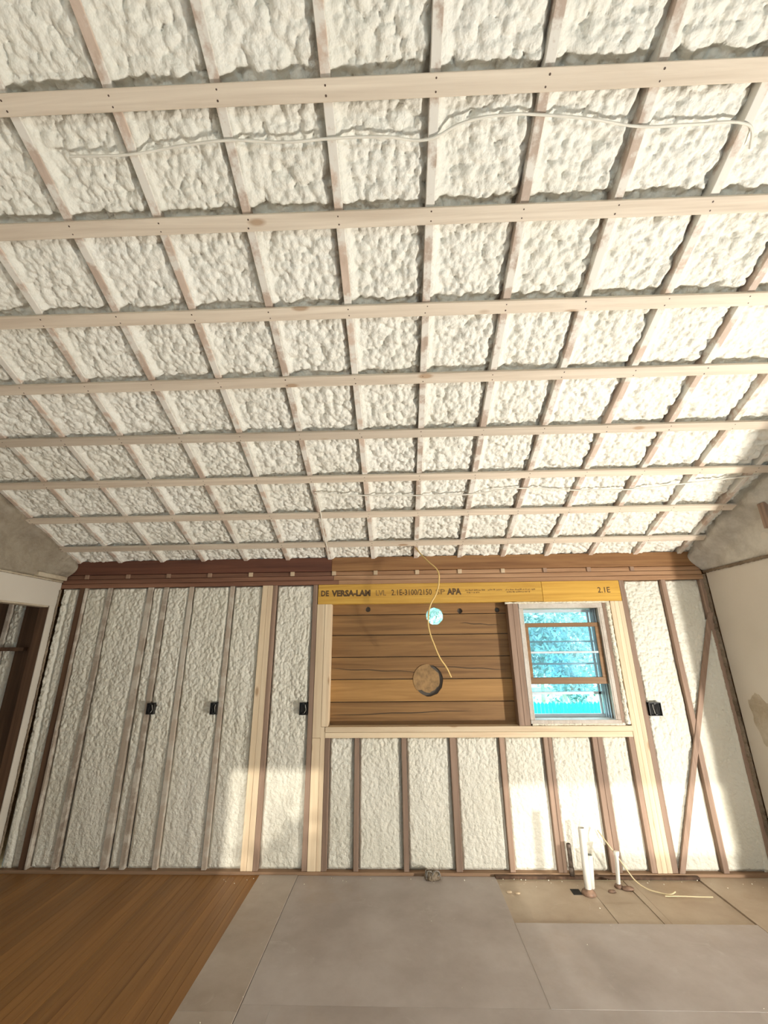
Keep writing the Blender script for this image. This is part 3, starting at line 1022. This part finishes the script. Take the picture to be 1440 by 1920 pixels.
# room beyond the doorway on the left
box('side_room_wall', -4.8, -4.7, YB, 0.1, 0.0, 2.6, 'drywall', wall_left, bev=0)
box('side_room_ceiling', -4.8, XL - 0.1, YB, 0.1, 2.42, 2.46, 'drywall', wall_left, bev=0)
box('side_room_partition', -4.7, XL - 0.1, YB - 0.06, YB, 0.0, 2.42, 'drywall', wall_left, bev=0)
box('side_room_partition', -4.7, XL - 0.1, -3.05, -3.0, 0.0, 2.42, 'drywall', wall_left, bev=0)
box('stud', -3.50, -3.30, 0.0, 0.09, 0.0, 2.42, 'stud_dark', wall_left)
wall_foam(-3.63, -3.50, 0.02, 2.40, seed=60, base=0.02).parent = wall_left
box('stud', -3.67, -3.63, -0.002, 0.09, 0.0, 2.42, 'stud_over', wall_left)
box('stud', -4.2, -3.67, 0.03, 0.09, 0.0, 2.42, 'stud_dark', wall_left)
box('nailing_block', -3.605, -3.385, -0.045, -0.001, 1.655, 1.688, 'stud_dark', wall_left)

# wall behind the camera, with the openings the sun shines through
wall_back = bpy.data.objects.new('wall_back', None)
link(wall_back, kind='structure', label='wall behind with low window openings')
SH = 0.17 * (-YB)
DX = 0.03 * (-YB)
holes = [(-1.215, -0.455, 1.02, SH + 0.712), (1.01, 1.20, 0.90, SH + 0.60), (1.20, 1.55, SH - 0.10, SH + 0.60), (1.58, 2.75, SH + 0.14, SH + 0.60)]
xs_ = sorted({XL - 0.1, XR + 0.1, *[h[0] for h in holes], *[h[1] for h in holes]})
for a, b in zip(xs_, xs_[1:]):
    mid = (a + b) / 2
    hh = [h for h in holes if h[0] <= mid <= h[1]]
    if hh:
        box('wall_panel', a, b, YB - 0.06, YB, -0.1, hh[0][2], 'drywall', wall_back, bev=0)
        box('wall_panel', a, b, YB - 0.06, YB, hh[0][3], 4.4, 'drywall', wall_back, bev=0)
    else:
        box('wall_panel', a, b, YB - 0.06, YB, -0.1, 4.4, 'drywall', wall_back, bev=0)

# ================================================================== THINGS ON THE WALL


def outlet_box(x0, x1, z0, z1, label, gangs=1, seed=0, yf=-0.020):
    o = bpy.data.objects.new('electrical_box', None)
    o.location = ((x0 + x1) / 2, 0.02, z0)
    link(o, None, label=label, cat='electrical box', group='black electrical boxes in the far wall')
    off = Vector(o.location)

    def child(ob):
        ob.parent = o
        ob.location = -off
        return ob
    bm = bmesh.new()
    t = 0.004
    for a in ((x0, x1, yf, 0.05, z0, z0 + t), (x0, x1, yf, 0.05, z1 - t, z1), (x0, x0 + t, yf, 0.05, z0, z1), (x1 - t, x1, yf, 0.05, z0, z1), (x0, x1, 0.045, 0.05, z0, z1)):
        add_box(bm, *a)
    child(from_bm('box_body', bm, M['black']))
    bm = bmesh.new()
    add_box(bm, x0 + t, x1 - t, -0.006, 0.044, z0 + t, z1 - t)
    child(from_bm('box_inside', bm, M['black_in']))
    for tz in (z0 + 0.006, z1 - 0.014):
        child(box('screw_tab', (x0 + x1) / 2 - 0.008, (x0 + x1) / 2 + 0.008, yf - 0.001, yf + 0.010, tz, tz + 0.008, 'black', None, 0.001))
    r_ = random.Random(seed)
    for g in range(gangs * 2):
        cx_ = x0 + (x1 - x0) * (g + 0.7) / (gangs * 2 + 0.4)
        pts = [(cx_ + r_.uniform(-0.008, 0.008), -0.011 - 0.002 * i + r_.uniform(-0.002, 0.002), z0 + 0.015 + (z1 - z0 - 0.03) * (i / 3 if g % 2 else 1 - i / 3)) for i in range(4)]
        child(cable('wire', pts, 0.0016, 'wire_w' if g == 1 else 'black'))
    return o


outlet_box(-2.186, -2.122, 1.126, 1.215, 'black single electrical box farthest left on the foam wall', 1, 1)
outlet_box(-1.630, -1.572, 1.123, 1.216, 'black single electrical box between two oversprayed studs, second from the left', 1, 2)
outlet_box(-0.858, -0.792, 1.115, 1.211, 'black single electrical box beside the brown stud left of the boarded bay', 1, 3)
outlet_box(2.068, 2.168, 1.092, 1.194, 'wide black double electrical box right of the window trimmers', 2, 4)

# ceiling cables
cw = 0.0125
c1 = [(-1.297, 2.982), (-1.056, 2.979), (-0.829, 2.998), (-0.642, 3.008), (-0.421, 2.995), (-0.218, 2.999), (-0.018, 2.997), (0.155, 2.983), (0.293, 3.028), (0.473, 3.044),
      (0.596, 3.038), (0.783, 3.02), (0.977, 2.992), (1.18, 2.991), (1.385, 2.985), (1.416, 2.970), (1.447, 2.911)]
cable('electrical_cable', [cpt(a, b, cw) for a, b in c1], 0.0052, 'wire_w',
      label='foam-coated white cable crossing the near ceiling bays under the rafters', cat='cable', group='cables on the ceiling')
c2 = [(-0.627, 0.958), (-0.383, 0.92), (-0.092, 0.905), (0.178, 0.897), (0.571, 0.896), (0.889, 0.952), (1.403, 0.918), (1.826, 0.917), (2.198, 0.969), (2.662, 1.038)]
cable('electrical_cable', [cpt(a, b, cw) for a, b in c2], 0.0052, 'wire_w',
      label='white cable crossing the far ceiling bays near the end wall', cat='cable', group='cables on the ceiling')
c3 = [(-0.619, 0.948), (-0.613, 0.782), (-0.627, 0.54), (-0.631, 0.286), (-0.633, 0.07)]
cable('electrical_cable', [cpt(a, b, -0.006) for a, b in c3], 0.0045, 'wire_w',
      label='short white cable running down a rafter to the far wall', cat='cable', group='cables on the ceiling')
cy_pts = [(0.170, -0.175, 2.512), (0.217, -0.220, 2.438), (0.277, -0.270, 2.359), (0.347, -0.320, 2.270), (0.350, -0.340, 2.180), (0.321, -0.350, 2.076), (0.273, -0.350, 1.994), (0.247, -0.350, 1.891), (0.247, -0.350, 1.800), (0.288, -0.350, 1.661), (0.330, -0.350, 1.561), (0.373, -0.340, 1.499), (0.409, -0.330, 1.423)]
cable('hanging_cable', cy_pts, 0.0062, 'wire_y', label='yellow cable dangling loose in front of the header and boards', cat='cable')

# ================================================================== PIPES AND FLOOR THINGS
o = bpy.data.objects.new('drain_pipe', None)
o.location = (1.297, -0.225, 0)
link(o, label='tall white plastic pipe stub standing by the far wall', cat='pipe', group='plumbing stubs by the wall')
lathe('pipe', [(0.0245, 0.0), (0.0235, 0.20), (0.0225, 0.385), (0.0215, 0.388), (0.0185, 0.388), (0.0185, 0.30)], 'pvc', o, lean=(0.02, 0.0))
lathe('collar', [(0.050, -0.004), (0.043, 0.012), (0.030, 0.020), (0.027, 0.028)], 'copper', o)
o = bpy.data.objects.new('drain_pipe', None)
o.location = (1.345, -0.155, 0)
link(o, label='short white pipe stub with open end, just behind the tall one', cat='pipe', group='plumbing stubs by the wall')
lathe('pipe', [(0.024, 0.0), (0.0235, 0.195), (0.019, 0.197), (0.018, 0.165)], 'pvc', o, lean=(0.08, 0.0))
lathe('bore_shade', [(0.0185, 0.1955), (0.0182, 0.196)], 'pvc_in', o, lean=(0.08, 0.0))  # dark disc set in for the shade inside the open pipe
o = bpy.data.objects.new('supply_pipe', None)
o.location = (1.548, -0.136, 0)
link(o, label='thin white pipe stub with cable tied at its top', cat='pipe', group='plumbing stubs by the wall')
lathe('pipe', [(0.015, 0.0), (0.0135, 0.02), (0.0135, 0.175), (0.018, 0.185), (0.020, 0.205), (0.012, 0.208)], 'pvc', o, lean=(0.12, 0.05))
lathe('collar', [(0.030, -0.004), (0.024, 0.010), (0.015, 0.016)], 'copper', o)
o = bpy.data.objects.new('vent_pipe', None)
o.location = (1.262, -0.03, 0)
link(o, label='dark stained iron pipe against the double cripple stud', cat='pipe', group='plumbing stubs by the wall')
lathe('pipe', [(0.016, 0.019), (0.016, 0.215), (0.012, 0.218), (0.011, 0.20)], 'iron', o)
lathe('coupling', [(0.019, 0.03), (0.019, 0.065), (0.016, 0.07)], 'iron', o)

cable('floor_cable', [(1.500, -0.02, 0.30), (1.535, -0.09, 0.235), (1.585, -0.12, 0.16), (1.63, -0.13, 0.09), (1.675, -0.15, 0.032), (1.72, -0.185, 0.010), (1.773, -0.215, 0.004), (1.845, -0.245, 0.004), (1.894, -0.228, 0.012)],
      0.0045, 'wire_cream', label='cream yellow cable curling from the thin pipe across the floor patch', cat='cable')
cable('floor_cable', [(1.80, -0.262, 0.003), (1.93, -0.262, 0.003), (2.03, -0.268, 0.003), (2.115, -0.276, 0.006)],
      0.0035, 'wire_cream', label='pale cable end lying flat on the floor patch', cat='cable')
# dark strip put in for the shaded gap at the foot of the wall
box('gap_strip', 0.69, 2.19, -0.040, -0.012, -0.005, 0.014, 'stud_dark', None, 0.002, label='dark strip for the shaded gap along the foot of the wall by the pipes', cat='gap strip')
# black plate standing for the dark of a hole in the floor
o = box('floor_hole_dark', 1.188, 1.250, -0.236, -0.165, -0.0055, -0.0035, 'black_in', None, 0.0005, label='black plate for the dark of a square hole beside the tall pipe', cat='floor hole')

def lump(name, loc, size, mat, label, cat, seed, n=14, parent=None):
    r_ = np.random.default_rng(seed)
    th = np.linspace(0, 2 * math.pi, n * 2)
    ph = np.linspace(0.02, math.pi - 0.02, n)
    T_, Ph = np.meshgrid(th, ph, indexing='ij')
    nz = 0.65 + 0.8 * fbm(np.cos(T_) * 2.3 + 9 + seed, np.sin(T_) * 2.3 + Ph * 2.1 + seed, seed + 400, 4)
    P = np.stack([loc[0] + size[0] * nz * np.cos(T_) * np.sin(Ph), loc[1] + size[1] * nz * np.sin(T_) * np.sin(Ph),
                  np.maximum(loc[2], loc[2] + size[2] * (0.55 + nz * np.cos(Ph)))], -1)
    return grid_mesh(name, P, mat, parent, label=label, cat=cat)


o = lump('debris_clump', (0.222, -0.055, 0.0), (0.055, 0.035, 0.035), 'crud', 'dusty grey debris clump at the foot of the wall', 'debris', 3)
for i in range(5):
    a = i * 1.2
    cable('stray_wire', [(0.20 + 0.03 * math.cos(a), -0.06 + 0.02 * math.sin(a), 0.02), (0.22 + 0.055 * math.cos(a + 0.5), -0.075 + 0.02 * math.sin(a), 0.045 + 0.006 * i), (0.22 + 0.06 * math.cos(a + 1.4), -0.07, 0.012)], 0.003, 'wire_grey', o)
for i, (px, py, s_, lab) in enumerate(((0.745, -0.215, 0.012, 'small tan scrap of wood nearest the left edge of the floor patch'), (0.80, -0.228, 0.011, 'small pale scrap lying beside another on the floor patch'),
                                       (1.47, -0.20, 0.016, 'rusty crumb of debris between the two white pipes'), (1.60, -0.17, 0.024, 'tangle of dirt around the thin pipe foot'))):
    lump('floor_scrap', (px, py, -0.006), (s_ * 1.6, s_ * 0.7, s_ * 0.6), 'block' if i < 2 else 'copper', lab, 'debris', 20 + i, 8)
# faint sweepings of foam along the wall foot
bm = bmesh.new()
rr = random.Random(9)
for i in range(70):
    cx_, cy_ = rr.uniform(-1.4, 2.7), -0.05 - abs(rr.gauss(0, 0.06))
    if rr.random() < 0.25:
        cx_, cy_ = rr.uniform(-1.0, 2.2), rr.uniform(-1.6, -0.06)
    s_ = rr.uniform(0.0015, 0.0045)
    bmesh.ops.create_icosphere(bm, subdivisions=1, radius=s_, matrix=Matrix.Translation((cx_, cy_, 0.003 + s_ * 0.4)))
from_bm('foam_crumbs', bm, M['bead'], None, kind='stuff', label='pale foam crumbs scattered over the floor by the wall', cat='foam crumbs')

# ================================================================== OUTSIDE
box('lawn', -14, 18, 0.3, 22, -0.75, -0.60, 'lawn', None, 0, kind='structure', label='lawn outside beyond the window')
fence = bpy.data.objects.new('picket_fence', None)
fence.location = (3.4, 5.0, -0.6)
link(fence, label='turquoise picket fence outside the window', cat='fence')
proto = None
rr = random.Random(2)
for i in range(96):
    px = -0.2 + i * 0.072
    if proto is None:
        bm = bmesh.new()
        add_box(bm, -0.031, 0.031, -0.01, 0.01, 0.0, 1.17)
        v = [bm.verts.new(p) for p in ((-0.031, -0.01, 1.17), (0.031, -0.01, 1.17), (0, -0.01, 1.205), (-0.031, 0.01, 1.17), (0.031, 0.01, 1.17), (0, 0.01, 1.205))]
        for f in ((0, 1, 2), (3, 4, 5), (0, 2, 5, 3), (1, 2, 5, 4)):
            bm.faces.new([v[q] for q in f])
        ob = from_bm('picket', bm, M['fence'], fence)
        proto = ob
    else:
        ob = proto.copy()
        COL.objects.link(ob)
    ob.location = (px - 3.4, 0, rr.uniform(-0.012, 0.02))
for zz in (0.3, 0.9):
    ob = box('fence_rail', -0.3 - 3.4, 6.7 - 3.4, 0.012, 0.05, zz, zz + 0.08, 'fence', fence)


def tree(loc, h, crown_r, label, seed, leaf='leaf', nl=5200, size=0.085, low=0.25):
    r_ = np.random.default_rng(seed)
    o_ = bpy.data.objects.new('leafy_tree', None)
    o_.location = loc
    link(o_, label=label, cat='tree', group='trees beyond the fence')
    lathe('trunk', [(0.075, 0), (0.06, h * 0.3), (0.045, h * 0.6), (0.02, h * 0.9)], 'bark', o_, lean=(r_.uniform(-0.06, 0.06), 0), n=10)
    for b in range(4):
        a = r_.uniform(0, 6.28)
        cable('branch', [(0, 0, h * (0.3 + 0.1 * b)), (0.35 * crown_r * math.cos(a), 0.35 * crown_r * math.sin(a), h * (0.45 + 0.1 * b)), (0.8 * crown_r * math.cos(a), 0.8 * crown_r * math.sin(a), h * (0.55 + 0.1 * b))], 0.035, 'bark', o_)
    # leaves in clumps
    nc = 46
    d = r_.normal(size=(nc, 3))
    d /= np.linalg.norm(d, axis=1)[:, None]
    cc = d * (r_.uniform(0.25, 1.0, (nc, 1)) ** 0.5) * np.array([crown_r, crown_r * 0.8, h * (1 - low) / 2]) + np.array([0, 0, h * (low + (1 - low) / 2)])
    pick = r_.integers(0, nc, nl)
    c = cc[pick] + r_.normal(size=(nl, 3)) * crown_r * 0.20
    u_ = r_.normal(size=(nl, 3))
    u_ /= np.linalg.norm(u_, axis=1)[:, None]
    v_ = np.cross(u_, r_.normal(size=(nl, 3)))
    v_ /= np.linalg.norm(v_, axis=1)[:, None]
    s_ = r_.uniform(0.6, 1.3, (nl, 1)) * size
    V = np.stack([c - u_ * s_, c + v_ * s_ * 0.45, c + u_ * s_, c - v_ * s_ * 0.45], 1).reshape(-1, 3)
    me = bpy.data.meshes.new('foliage')
    me.vertices.add(len(V))
    me.vertices.foreach_set('co', V.reshape(-1).astype(np.float32))
    me.loops.add(nl * 4)
    me.polygons.add(nl)
    me.loops.foreach_set('vertex_index', np.arange(nl * 4, dtype=np.int32))
    me.polygons.foreach_set('loop_start', np.arange(0, nl * 4, 4, dtype=np.int32))
    me.update(calc_edges=True)
    me.materials.append(M[leaf])
    link(bpy.data.objects.new('foliage', me), o_, kind='stuff')
    return o_


tree((4.5, 8.6, -0.6), 4.4, 1.15, 'pale leafy tree straight behind the fence pickets', 1)
tree((8.4, 8.6, -0.6), 4.6, 1.1, 'leafy tree at the right of the window view', 2, 'leaf2')
tree((0.7, 7.2, -0.6), 4.8, 1.1, 'leafy tree seen through the round vent hole', 3)
tree((5.6, 14.0, -0.6), 7.0, 2.0, 'tall blue-green tree farthest back behind the fence', 4, 'leaf2', 6500, 0.12)
tree((-0.6, 12.2, -0.6), 6.5, 1.9, 'tall pale tree at the back left behind the fence', 5, 'leaf', 6500, 0.12)

# shrub outside the low window behind, whose leaves dapple the sunlight
tree((-0.78, -8.6, -0.6), 2.42, 0.50, 'leafy shrub outside the window behind', 9, 'leaf', 800, 0.055, 0.45)['group'] = 'garden shrubs'
for i, (sx, lf, lab) in enumerate(((2.45, 'leaf', 'pale rounded shrub behind the left end of the fence view'), (3.75, 'leaf2', 'blue-green rounded shrub behind the middle of the fence view'),
                                   (5.05, 'leaf', 'pale rounded shrub behind the right end of the fence view'))):
    sh = tree((sx, 6.1, -0.6), 2.15, 0.42, lab, 30 + i, lf, 2600, 0.05, 0.15)
    sh.name = 'garden_shrub'
    sh['category'] = 'shrub'
    sh['group'] = 'garden shrubs'
